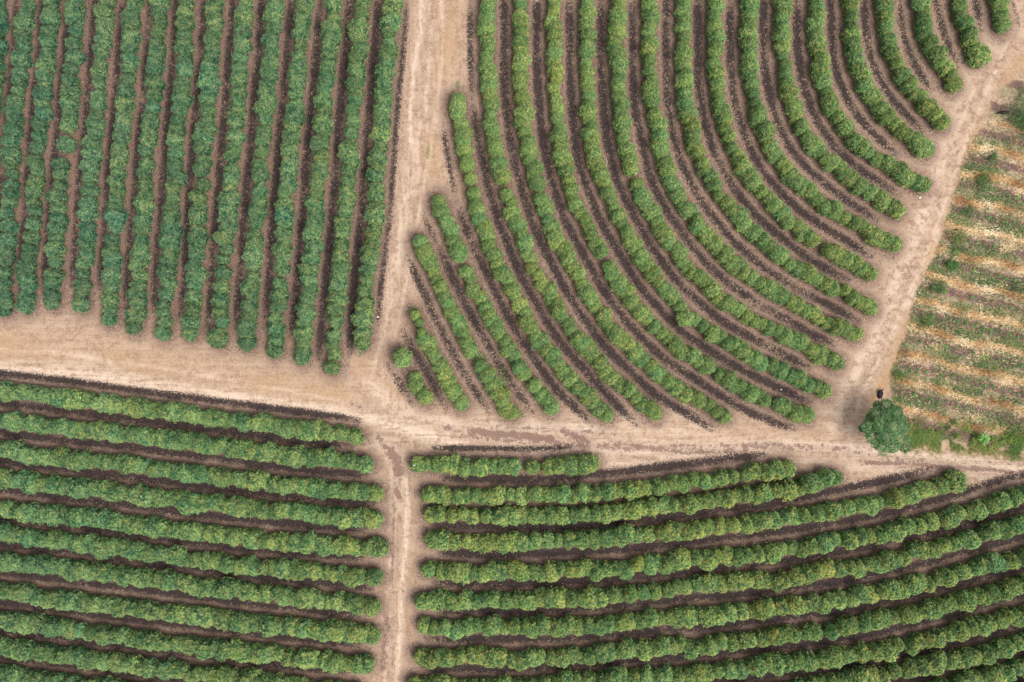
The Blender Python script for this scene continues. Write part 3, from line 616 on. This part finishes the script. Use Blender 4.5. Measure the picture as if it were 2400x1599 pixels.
# lone or oversized bushes: (tile, x, y, radius in tile px)
BIG = {('B',4):[(2,887,1230,50)],('B',19):[(3,2055,375,86)],('D',3):[(9,1885,190,90)],('B',7):[(2,1535,1110,68),(6,175,955,68)],
       ('B',13):[(3,568,890,72)],('B',0):[(5,415,900,74)],('D',0):[(8,1315,90,55)],('B',5):[(2,1110,1215,60)],('B',9):[(2,2090,1365,68)],
       ('B',10):[(2,2235,1135,62)],('B',6):[(2,1240,160,66)]}
def inframe(x, y): return abs(x) < 67 and abs(y) < 46.5
nb = 0
for key, fd in FIELD.items():
    for i, segs in enumerate(fd['segs']):
        base = fd['full'][i][0]
        root = empty('coffee_row', (base[0], base[1], 0))
        tag(root, label_for(key, i), 'coffee row', GROUP[key])
        bigs = [(*tw(t, x, y, ZC), r/K*MPP*0.975) for t, x, y, r in BIG.get((key, i), [])]
        spots = []
        for sg in segs:
            if len(sg) == 1: spots.append((sg[0][0], sg[0][1], None)); continue
            d = np.hypot(sg[-1][0]-sg[0][0], sg[-1][1]-sg[0][1])
            P = resample(sg, 0.1); d = len(P)*0.1; s = 0.15
            if key == 'B' and i == 0 and d < 2.0: continue
            while s < d-0.05:
                k = min(int(s/0.1), len(P)-1); p = P[k]
                t = P[min(k+3, len(P)-1)]-P[max(k-3, 0)]; t = t/(np.hypot(*t)+1e-9)
                fr = s
                spots.append((p[0], p[1], (t[0], t[1], min(s, d-s))))
                s += fd['sp']*rng.uniform(0.72, 1.32)
            spots.append((sg[-1][0], sg[-1][1], (1.0, 0.0, 0.0)))
        for bx, by, br in bigs:
            spots = [q_ for q_ in spots if math.hypot(q_[0]-bx, q_[1]-by) > br*0.62]
        put = []
        for sx_, sy_, tt in spots:
            if not inframe(sx_, sy_): continue
            rad = fd['w']*rng.uniform(0.78, 1.12)
            if key == 'A': rad *= 0.97+0.14*min(1, max(0, (sx_+62)/45))
            if rng.random() < 0.08: rad *= 1.12
            if tt and tt[2] < 0.5: rad = fd['w']*rng.uniform(0.90, 1.0)
            if tt is None: rad = fd['w']*1.12
            if key == 'B' and i < 3: rad *= 0.98
            if (key, i) == ('B', 1) and sy_ > world(0, 780)[1]: rad *= 0.72
            lat = rng.gauss(0, 0.11)
            if key == 'D': lat = rng.gauss(0, 0.14)
            if tt and tt[2] > 0.5: sx_ += -tt[1]*lat; sy_ += tt[0]*lat
            put.append((sx_, sy_, rad))
        put += bigs
        for sx_, sy_, rad in put:
            o = bpy.data.objects.new('coffee_bush', rng.choice(BUSH[key])); COL.objects.link(o); o.parent = root
            zs = rng.uniform(0.80, 1.16)*(1+0.35*(rad/fd['w']-1))
            o.location = (sx_-base[0], sy_-base[1], gh(sx_, sy_)-0.05)
            o.rotation_euler = (rng.gauss(0, 0.05), rng.gauss(0, 0.05), rng.uniform(0, 6.283))
            o.scale = (rad*rng.uniform(0.95, 1.05), rad*rng.uniform(0.95, 1.05), zs)
            # both left-hand fields are tinted bluer at the left, warming gradually towards the right
            u = min(1, max(0, (sx_+62)/60)); tn = fd['tint']
            if key == 'A': tn = tuple(a+(b-a)*u**1.3*0.8 for a, b in zip((0.60,0.72,1.15), (0.92,0.92,0.98)))
            if key == 'C': tn = tuple(a+(b-a)*u for a, b in zip((0.88,0.98,1.25), (1.12,1.10,1.12)))
            yv = rng.gauss(0, 0.07); big = noise.noise(Vector((sx_*0.12, sy_*0.12, 4.0)))*0.25
            o.color = (tn[0]*(1+yv+big), tn[1]*(1+yv*0.2+big*0.3), tn[2]*(1-yv*0.5), 1)
            nb += 1
print('bushes', nb)

# ------------------------------------------------------------------ the tree by the road junction
def tube(P, Rr, n=7):
    vs, fs = [], []
    for k, (p, r) in enumerate(zip(P, Rr)):
        t = (Vector(P[min(k+1, len(P)-1)])-Vector(P[max(k-1, 0)])).normalized()
        a = t.orthogonal().normalized(); b = t.cross(a)
        for i in range(n):
            q_ = Vector(p)+(a*math.cos(i/n*2*math.pi)+b*math.sin(i/n*2*math.pi))*r; vs.append(tuple(q_))
    for k in range(len(P)-1):
        for i in range(n): fs.append((k*n+i, k*n+(i+1) % n, (k+1)*n+(i+1) % n, (k+1)*n+i))
    return vs, fs
def tubes_mesh(name, lst, mat, n=7):
    V, F = [], []
    for P, Rr in lst:
        v, f = tube(P, Rr, n); F += [tuple(i+len(V) for i in q_) for q_ in f]; V += v
    return mesh_np(name, np.array(V), np.array(F), [mat], {'tone':np.full(len(V), 0.5)}, smooth=True)
def crown_mesh(name, lumps, per, lsize, mat, tbase=0.4, asp=0.5, nz=0.35):
    P, N, T = [], [], []
    for (x, y, z, r) in lumps:
        k = int(per*r*r); d = nr.normal(size=(k, 3)); d[:,2] = np.abs(d[:,2])*1.0-0.25; d /= np.linalg.norm(d, axis=1)[:,None]
        rad = r*(1+np.array([noise.noise(Vector(q_)*2.7+Vector((x, y, z))) for q_ in d])*0.35)*nr.uniform(0.55, 1.03, k)**0.5
        P.append(np.array((x, y, z))+d*rad[:,None]*np.array((1, 1, 0.8))); N.append(d+np.array((0,0,0.4)))
        T.append(np.clip(tbase+rng.uniform(-0.12, 0.12)+nr.normal(0, 0.2, k), 0, 1))
    P, N, T = np.concatenate(P), np.concatenate(N), np.concatenate(T)
    N = N+nr.normal(0, nz, N.shape); N /= np.linalg.norm(N, axis=1)[:,None]
    v, f, t = leaf_soup(P, N, nr.uniform(*lsize, len(P)), T, asp=asp)
    return mesh_np(name, v, f, [mat], {'tone':t})
tc = tw(6, 1400, 1375, 3.6)
tree = empty('tree', (tc[0], tc[1], 0))
tag(tree, 'lone round bluish-green tree at the road junction, beside the stubble field corner', 'tree')
lumps = []
outline = [(1400,1235,.95),(1330,1290,.95),(1470,1280,.9),(1280,1370,.95),(1360,1350,1.1),(1450,1370,1.1),(1520,1380,.75),(1310,1440,.9),(1400,1440,1.1),
           (1480,1450,.95),(1370,1500,.85),(1450,1510,.8),(1530,1520,.62),(1420,1300,1.05),(1245,1385,.55),(1505,1320,.6),(1340,1225,.55),(1330,1495,.55),(1545,1460,.5),(1290,1310,.6)]
for x, y, r in outline:
    dc = math.hypot(x-1400, y-1375)/170
    z = 5.2-2.6*dc**1.5+rng.uniform(-0.25, 0.3); wx, wy = tw(6, x, y, z); lumps.append((wx-tc[0], wy-tc[1], z, r*0.93))
limbs = [([(0,0,-0.1),(0.05,0.03,1.0),(0.0,-0.05,2.2),(0.1,0.0,3.4)], [0.24,0.18,0.15,0.10])]
link('trunk', tubes_mesh('trunk', limbs, M_BARK), tree)
limbs = []
for lx, ly, lz, lr in lumps:
    limbs.append(([(0,0,1.6+0.06*lz),(lx*0.45, ly*0.45, lz*0.62),(lx*0.92, ly*0.92, lz-0.1)], [0.09,0.055,0.02]))
link('limbs', tubes_mesh('limbs', limbs, M_BARK, 5), tree)
link('crown', crown_mesh('crown', lumps+[(l_[0]+l_[3]*0.75*math.cos(a_), l_[1]+l_[3]*0.75*math.sin(a_), l_[2]+rng.uniform(-0.1, 0.45), l_[3]*rng.uniform(0.28, 0.45)) for l_ in lumps for a_ in (rng.uniform(0, 6.3), rng.uniform(0, 6.3), rng.uniform(0, 6.3))], 1700, (0.11, 0.20), M_TREE, 0.50, nz=0.5), tree)

# ------------------------------------------------------------------ stubble field: straw, weeds, husks, seedlings
def cmask(x, y):
    i = np.clip(((y-Y0)/GS).astype(int), 0, ny-1); j = np.clip(((x-X0)/GS).astype(int), 0, nx-1); return corn[i, j]
CX0, CX1, CY0, CY1 = tw(6, 1400, 0)[0], 68.0, tw(6, 0, 1568)[1]-3, 46.0
def scatter(n, fn):
    x, y = nr.uniform(CX0, CX1, n), nr.uniform(CY0, CY1, n); m = (cmask(x, y) > 0.4) & (y < tw(3, 0, 880)[1]+nr.normal(0, 0.8, n)+0.0)
    x, y = x[m], y[m]; p = phase(x, y); p += 0.05*np.sin(x*0.8)+0.04*np.sin(x*0.31+1); fr = p-np.floor(p)
    k = nr.random(len(x)) < fn(fr, x, y); return x[k], y[k], fr[k]
def pn(x, y, s, o): return np.array([noise.noise(Vector((a*s, b*s, o))) for a, b in zip(x, y)])
# straw
near0 = lambda fr: np.exp(-(np.minimum(fr, 1-fr)/0.115)**2)
x, y, fr = scatter(210000, lambda f, x, y: near0(f)*0.85+0.03)
m = (pn(x, y, 0.5, 1) > -0.4) | (nr.random(len(x)) < 0.3); x, y = x[m], y[m]; n = len(x)
ang = -ca+nr.normal(0, 0.42, n); ang = np.where(nr.random(n) < 0.2, nr.random(n)*6.28, ang)
Ls = nr.uniform(0.14, 0.55, n); wd = nr.uniform(0.012, 0.032, n); zz = ghv(x, y)+np.abs(nr.normal(0, 0.05, n))+0.02
dx, dy = np.cos(ang)*Ls/2, np.sin(ang)*Ls/2; ux, uy = -np.sin(ang)*wd, np.cos(ang)*wd; tl = nr.normal(0, 0.04, n)
Vv = np.stack([np.stack([x-dx-ux, y-dy-uy, zz-tl], -1), np.stack([x+dx-ux, y+dy-uy, zz+tl], -1), np.stack([x+dx+ux, y+dy+uy, zz+tl+wd], -1), np.stack([x-dx+ux, y-dy+uy, zz-tl+wd], -1)], 1).reshape(-1, 3)
tn = np.clip(0.46+pn(x, y, 0.35, 9)*0.9+nr.normal(0, 0.2, n), 0, 1)
tag(link('dry_corn_straw', mesh_np('dry_corn_straw', Vv, np.arange(4*n).reshape(n, 4), [M_STRAW], {'tone':np.repeat(tn, 4)})),
    'tan dry maize straw lying in slanting lines across the weedy right-hand field', 'straw', kind='stuff')
# pale husk heaps and scraps
heaps = [(6,2240,140,1.0),(6,1750,830,1.0),(6,1585,900,0.8),(6,1830,1080,1.0),(6,2010,1310,1.1),(6,2230,1060,0.9),(6,1980,600,0.6),(6,2060,880,0.8),(6,2330,300,.7),(6,2200,400,.6),(3,2330,1320,.8)]
HX, HY = [], []
for t, hx, hy, r in heaps:
    c = tw(t, hx, hy); k = int(300*r); HX.append(nr.normal(c[0], 0.62*r, k)); HY.append(nr.normal(c[1], 0.36*r, k))
x, y, fr = scatter(22000, lambda f, x, y: 0.07+0*f); HX.append(x); HY.append(y)
x, y = np.concatenate(HX), np.concatenate(HY); n = len(x)
V_, F_, T_ = chips(x, y, ghv(x, y)+0.05, nr.uniform(0.03, 0.10, n), nr.uniform(0.8, 1, n), 0.5, 1.7)
tag(link('corn_husk_litter', mesh_np('corn_husk_litter', V_, F_, [M_STRAW], {'tone':T_})),
    'cream-white maize husks scattered and heaped among the weeds of the right-hand field', 'husks', kind='stuff')
# weeds: blades
def blades(x, y, hgt, wid, tone, lean=0.5):
    n = len(x); a = nr.random(n)*6.283; l = nr.uniform(0.2, lean*1.6, n)*hgt; z0 = ghv(x, y)
    tx, ty = x+np.cos(a)*l, y+np.sin(a)*l; px_, py_ = -np.sin(a)*wid, np.cos(a)*wid
    mx, my = x+np.cos(a)*l*0.4, y+np.sin(a)*l*0.4
    Vv = np.stack([np.stack([x, y, z0], -1), np.stack([mx+px_, my+py_, z0+hgt*0.6], -1), np.stack([tx, ty, z0+hgt*0.85], -1), np.stack([mx-px_, my-py_, z0+hgt*0.6], -1)], 1).reshape(-1, 3)
    return Vv, np.arange(4*n).reshape(n, 4), np.repeat(tone, 4)
x, y, fr = scatter(420000, lambda f, x, y: np.exp(-((f-0.74)/0.18)**2)*0.42+0.15-0.08*near0(f)+0.14*np.exp(-((f-0.22)/0.07)**2))
g = pn(x, y, 0.28, 3)+0.5*pn(x, y, 1.3, 5); m = g > -0.15+0.7*(nr.random(len(x))-0.5); x, y = x[m], y[m]; n = len(x)
v, f, t = blades(x, y, nr.uniform(0.08, 0.28, n), nr.uniform(0.022, 0.055, n), np.clip(0.46+pn(x, y, 0.4, 7)*0.6+nr.normal(0, 0.17, n), 0, 1), 0.9)
tag(link('weeds', mesh_np('weeds', v, f, [M_WEED], {'tone':t})), 'low green weeds growing in strips between the straw lines', 'weeds', kind='stuff')
# verge grass below the field, between the tree and the right edge
n = 26000; u = nr.random(n)
P = resample([tw(6,1560,1430),tw(6,1750,1455),tw(6,2000,1450),tw(6,2200,1475),tw(6,2353,1500),tw(6,2600,1530)], 0.2)
k = (u*(len(P)-1)).astype(int); x = P[k,0]+nr.normal(0, 0.3, n); y = P[k,1]+nr.normal(0, 0.85, n)
m = pn(x, y, 0.5, 2)+0.6*pn(x, y, 1.7, 2) > 0.02; x, y = x[m], y[m]; n = len(x)
v, f, t = blades(x, y, nr.uniform(0.12, 0.5, n), nr.uniform(0.018, 0.04, n), np.clip(0.62+pn(x, y, 0.4, 1)*0.7+nr.normal(0, 0.15, n), 0, 1), 0.8)
o = tag(link('verge_grass', mesh_np('verge_grass', v, f, [M_WEED], {'tone':t})), 'yellow-green tall grass on the verge between stubble field and dirt road', 'grass', kind='stuff')
o.color = (0.85, 0.78, 0.55, 1)
# sparse grass tufts on the tracks and beside a few rows
tufts = [(2,600,1060,0.12,0.5,70),(2,805,590,0.12,0.35,50),(5,955,890,0.4,0.3,260),(5,1110,1080,0.35,0.8,360),(5,1280,1040,0.25,0.25,120),(5,135,850,0.1,0.3,80),(5,490,575,0.3,0.3,120),
         (3,1620,380,0.5,0.6,60),(6,960,110,0.3,0.3,40),(5,1240,1290,0.15,0.3,60),(9,1380,2,0.3,0.15,70)]
VX, VY = [], []
for t_, a_, b_, sx2, sy2, k in tufts:
    c = tw(t_, a_, b_); VX.append(nr.normal(c[0], sx2, k)); VY.append(nr.normal(c[1], sy2, k))
x, y = np.concatenate(VX), np.concatenate(VY); n = len(x)
v, f, t = blades(x, y, nr.uniform(0.08, 0.3, n), nr.uniform(0.02, 0.04, n), np.clip(nr.normal(0.6, 0.15, n), 0, 1), 0.8)
tag(link('sparse_grass', mesh_np('sparse_grass', v, f, [M_WEED], {'tone':t})), 'thin green grass tufts on the tracks and between row ends', 'grass', kind='stuff')

# shrubs and tall weeds along the field edge
def shrub(name, label, cat, t, x, y, rx, ry, hgt, tone=0.3, color=(1,1,1), group=None, dens=420, ls=(0.10, 0.22), asp=0.4):
    c = tw(t, x, y, hgt*0.5); root = empty(name, (c[0], c[1], gh(*c)))
    tag(root, label, cat, group)
    a, b = rx/K*MPP, ry/K*MPP; L = []
    for _ in range(9):
        th = rng.uniform(0, 6.283); rr = math.sqrt(rng.random())*0.72; L.append((math.cos(th)*rr*a, math.sin(th)*rr*b, hgt*rng.uniform(0.35, 0.75)*(1-0.4*rr), min(a, b)*rng.uniform(0.35, 0.6)))
    o = link('foliage', crown_mesh('foliage', L, dens, ls, M_WEED, tone, asp=asp, nz=0.6), root); o.color = (*color, 1)
    link('stems', tubes_mesh('stems', [([(0,0,-0.05),(lx*0.5, ly*0.5, lz*0.6),(lx, ly, lz)], [0.03,0.02,0.01]) for lx, ly, lz, lr in L], M_BARK, 4), root)
    return root
G_ = 'weedy shrubs along the edge of the stubble field'
shrub('weed_shrub','large scrubby green bush at the top corner of the stubble field','shrub',3,2330,830,120,170,1.3,0.34,(0.9,0.98,1.0),G_,420)
shrub('weed_shrub','green scrub at the right edge of the photo above the stubble field','shrub',3,2345,650,40,60,1.0,0.35,(1,1,0.9),G_,260)
shrub('weed_shrub','low dark green weed patch left of the topmost straw line','shrub',3,2150,1070,60,45,0.7,0.3,(0.9,0.95,0.9),G_,330)
shrub('weed_shrub','pale green weed mound next to the track beside the upper straw lines','shrub',3,2085,1260,75,60,0.7,0.4,(0.95,1,0.9),G_,330)
shrub('weed_shrub','green weed mound where the diagonal track narrows beside the stubble field','shrub',3,1990,1450,65,45,0.6,0.35,(0.9,1,0.9),G_,330)
shrub('weed_shrub','bushy weed stand with mixed dry stalks on the field edge','shrub',6,1910,60,80,55,1.0,0.55,(1,0.9,0.75),G_,330)
shrub('weed_shrub','bright green leafy shrub on the track side of the stubble field','shrub',6,1865,220,60,75,1.1,0.28,(0.95,1.1,0.9),G_,480)
shrub('weed_shrub','dull green weed shrub leaning over the track edge','shrub',6,1760,410,60,60,0.9,0.4,(0.85,0.85,0.8),G_,380)
shrub('weed_shrub','tall olive weed thicket on the field edge midway to the tree','shrub',6,1665,655,50,95,1.0,0.35,(0.95,0.9,0.7),G_,380)
shrub('weed_shrub','small weed clump above the black post near the tree','shrub',6,1500,1040,45,70,0.6,0.45,(1,0.95,0.8),G_,300)
shrub('weed_shrub','green bush behind the right side of the lone tree','shrub',6,1620,1420,35,30,0.9,0.5,(1.1,1.05,0.7),G_,400)
shrub('weed_shrub','small green bush on the verge right of the dead brush','shrub',6,1880,1440,40,30,0.9,0.45,(1.1,1.1,0.7),G_,400)
shrub('weed_shrub','weedy green bush in the bottom corner of the stubble field','shrub',6,1880,1335,50,28,0.7,0.3,(0.9,1.05,0.9),G_,400)
shrub('weed_shrub','yellowish bush on the verge at the right edge of the photo','shrub',6,2250,1460,60,38,0.9,0.6,(1.2,1.15,0.6),G_,400)
# broad-leaved sapling on the verge
c = tw(6, 2075, 1455, 0.8); root = empty('sapling', (c[0], c[1], 0)); tag(root, 'bright green sapling with long radiating leaves on the grassy verge', 'sapling')
link('stem', tubes_mesh('stem', [([(0,0,-0.05),(0.03,0,0.6),(0,0.02,1.1)], [0.04,0.03,0.015])], M_BARK, 6), root)
fm = []
for i in range(3): 
    L_ = rng.uniform(0.75, 1.0); vs = []; fs = []
    for k in range(6):
        s = k/5; w_ = 0.13*math.sin(math.pi*(0.08+0.9*s))+0.005; x_ = L_*s; z_ = 0.25*math.sin(s*2.4)-0.25*s*s
        vs += [(x_, -w_, z_-0.03), (x_, 0, z_+0.02), (x_, w_, z_-0.03)]
    for k in range(5): b = k*3; fs += [(b, b+3, b+4, b+1), (b+1, b+4, b+5, b+2)]
    fm.append(mesh_np('leaf', np.array(vs), np.array(fs), [M_WEED], {'tone':np.full(len(vs), 0.5+0.1*i)}, smooth=True))
for i in range(15):
    o = link('leaf', fm[i % 3], root, (0, 0, rng.uniform(0.7, 1.15))); o.rotation_euler = (rng.gauss(0, .2), rng.gauss(0, .2), i*2.4); s = rng.uniform(0.75, 1.15); o.scale = (s, s, s); o.color = (0.7, 0.95, 0.65, 1)
# dead brush and dry plants
def twigs(name, label, t, x, y, rad, n_, mat, cat='dead brush'):
    c = tw(t, x, y, 0.3); lst = []
    for _ in range(n_):
        a = rng.uniform(0, 6.283); l = rad*rng.uniform(0.4, 1.0); b = a+rng.gauss(0, 0.5)
        lst.append(([(0,0,0.02),(math.cos(a)*l*0.5, math.sin(a)*l*0.5, 0.35*rng.random()+0.1),(math.cos(b)*l, math.sin(b)*l, 0.5*rng.random()+0.05)], [0.022,0.014,0.005]))
    o = link(name, tubes_mesh(name, lst, mat, 4), None, (c[0], c[1], gh(*c))); tag(o, label, cat); return o
M_DRY = plain('dry_twig', (0.24,0.17,0.12)); M_BLACK = plain('charred_wood', (0.022,0.018,0.02)); M_PALEW = plain('bleached_wood', (0.55,0.47,0.38)); M_WHITE = plain('white_plastic', (0.85,0.85,0.88), 0.4, 0.06)
twigs('dead_brush','grey-brown dead brush with bare twigs right of the lone tree',6,1640,1350,1.6,46,M_DRY)
twigs('dead_brush','dark tangled dead brush on the verge between grass clumps',6,1800,1415,1.2,30,M_DRY)
twigs('dead_brush','dry brown upright stalks at the upper edge of the stubble field',6,1880,90,1.3,34,M_DRY)
twigs('dead_brush','dark dry brush against the track edge above the lone tree',6,1535,870,1.1,34,M_DRY)
# black things lying at the field edge
def lump_mesh(name, dims, mat, seed=0, n=(14, 8)):
    vs, fs = [], []
    for j in range(n[1]+1):
        th = j/n[1]*math.pi
        for i in range(n[0]):
            p = Vector((math.sin(th)*math.cos(i/n[0]*6.283), math.sin(th)*math.sin(i/n[0]*6.283), math.cos(th)))
            k = 1+0.3*noise.noise(p*1.8+Vector((seed, 0, 0)))
            sq = max(abs(p.x), abs(p.y), abs(p.z)); p = p/sq**0.6*k
            vs.append((p.x*dims[0]/2, p.y*dims[1]/2, p.z*dims[2]/2+dims[2]*0.4))
    for j in range(n[1]):
        for i in range(n[0]): fs.append((j*n[0]+i, (j+1)*n[0]+i, (j+1)*n[0]+(i+1) % n[0], j*n[0]+(i+1) % n[0]))
    return mesh_np(name, np.array(vs), np.array(fs), [mat], smooth=True)
c = tw(6, 1357, 1150); root = empty('charred_stump', (c[0], c[1], gh(*c))); tag(root, 'black charred stump leaning on the ground just above the lone tree', 'stump')
o = link('stump_body', lump_mesh('stump_body', (0.62, 1.0, 0.35), M_BLACK, 3), root); o.rotation_euler = (0.1, 0.1, -0.12)
link('broken_spur', tubes_mesh('broken_spur', [([(0.1,0.4,0.2),(0.25,0.55,0.35),(0.3,0.75,0.4)], [0.10,0.07,0.02])], M_BLACK, 6), root)
c = tw(3, 2205, 780); root = empty('charred_log', (c[0], c[1], gh(*c))); tag(root, 'black charred log lying beside scrub at the top right field edge', 'log')
link('log_body', tubes_mesh('log_body', [([(-0.65,-0.02,0.15),(-0.2,0.02,0.2),(0.25,-0.02,0.2),(0.75,0.12,0.18)], [0.07,0.17,0.19,0.10])], M_BLACK, 8), root)
link('side_branch', tubes_mesh('side_branch', [([(-0.3,0,0.2),(-0.65,-0.12,0.3),(-1.0,-0.1,0.2)], [0.08,0.06,0.02])], M_BLACK, 6), root)
c = tw(6, 1880, 18); o = link('burnt_stick', tubes_mesh('burnt_stick', [([(-0.35,0.03,0.08),(0,0,0.12),(0.38,0.02,0.1)], [0.05,0.07,0.04])], M_BLACK, 6), None, (c[0], c[1], gh(*c))); tag(o, 'short burnt black stick at the track edge near the dry stalks', 'stick')
c = tw(2, 1818, 1130); o = link('bare_branch', tubes_mesh('bare_branch', [([(-0.15,-0.55,0.1),(0.12,-0.2,0.5),(0.13,0.2,0.9),(0.02,0.45,1.3)], [0.04,0.035,0.03,0.015]),([(0.12,0.0,0.7),(0.3,0.2,0.9)], [0.02,0.008])], M_PALEW, 6), None, (c[0], c[1], gh(*c)))
tag(o, 'bare bleached branch poking out of a curved coffee row', 'branch')
def scrap(label, t, x, y, s, z=0.02, seed=1):
    c = tw(t, x, y, z); vs = []; r2 = random.Random(seed); n = 7
    vs.append((0, 0, s*0.5))
    for i in range(n): a = i/n*6.283; r = s*r2.uniform(0.6, 1.2); vs.append((math.cos(a)*r, math.sin(a)*r*0.7, r2.uniform(0, s*0.5)))
    for i in range(n): a = i/n*6.283; r = s*r2.uniform(0.4, 0.8); vs.append((math.cos(a)*r, math.sin(a)*r*0.6, -0.02))
    fs = [(0, 1+i, 1+(i+1) % n, 0) for i in range(n)]
    fs3 = [(0, 1+i, 1+(i+1) % n) for i in range(n)]+[(1+i, 1+n+i, 1+(i+1) % n) for i in range(n)]+[(1+(i+1) % n, 1+n+i, 1+n+(i+1) % n) for i in range(n)]
    o = link('plastic_scrap', mesh_np('plastic_scrap', np.array(vs), np.array(fs3), [M_WHITE]), None, (c[0], c[1], z if z > 1 else gh(*c)+0.02)); tag(o, label, 'plastic scrap')
scrap('white plastic scrap on the left end of the short row below the road', 8, 500, 73, 0.16, 2.1, 2)
scrap('thin white scrap on the track edge beside the last straight row', 5, 252, 617, 0.13, 0.02, 3)
scrap('white scrap at the lower tip of the last straight row', 5, 132, 852, 0.12, 0.02, 4)
scrap('bluish white scrap at the end of a curved row on the diagonal track', 3, 1637, 1363, 0.13, 0.02, 5)
scrap('white scrap lying in a dark mulch strip near the curved rows\' lower ends', 6, 678, 1118, 0.10, 0.02, 6)
# seedlings in the bare soil strips
sm = []
for s_ in range(4):
    k = 26; P = nr.normal(0, 0.10, (k, 3)); P[:,2] = np.abs(P[:,2])*0.8+0.06; N = P/np.linalg.norm(P, axis=1)[:,None]+np.array((0,0,0.6)); N /= np.linalg.norm(N, axis=1)[:,None]
    v, f, t = leaf_soup(P, N, nr.uniform(0.10, 0.18, k), nr.uniform(0.3, 0.65, k), asp=0.55); sm.append(mesh_np('seedling', v, f, [M_WEED], {'tone':t}))
cnt = 0
for k in range(-12, 8):
    v0 = (k+0.45)*PER*math.cos(ca)
    for j in range(-40, 60):
        s = j*1.02+k*0.37; xx = ct0[0]+s*math.cos(ca)-v0*math.sin(ca)*1.0; yy = ct0[1]-s*math.sin(ca)-v0*math.cos(ca)
        xx += rng.gauss(0, 0.08); yy += rng.gauss(0, 0.07)
        if abs(xx) > 60.5 or yy > tw(3, 0, 1300)[1] or rng.random() < 0.22: continue
        if cmask(np.array([xx-0.8]), np.array([yy]))[0] < 0.9 or cmask(np.array([xx]), np.array([yy-0.8]))[0] < 0.9: continue
        o = link('seedling', sm[cnt % 4], None, (xx, yy, gh(xx, yy))); s2 = rng.uniform(0.7, 1.25); o.scale = (s2, s2, s2); o.rotation_euler = (0, 0, rng.uniform(0, 6.28)); o.color = (0.8, 1.3, 0.8, 1)
        tag(o, 'small green seedling in a bare soil strip of the stubble field', 'seedling', 'seedlings planted in the stubble field'); cnt += 1
print('seedlings', cnt)
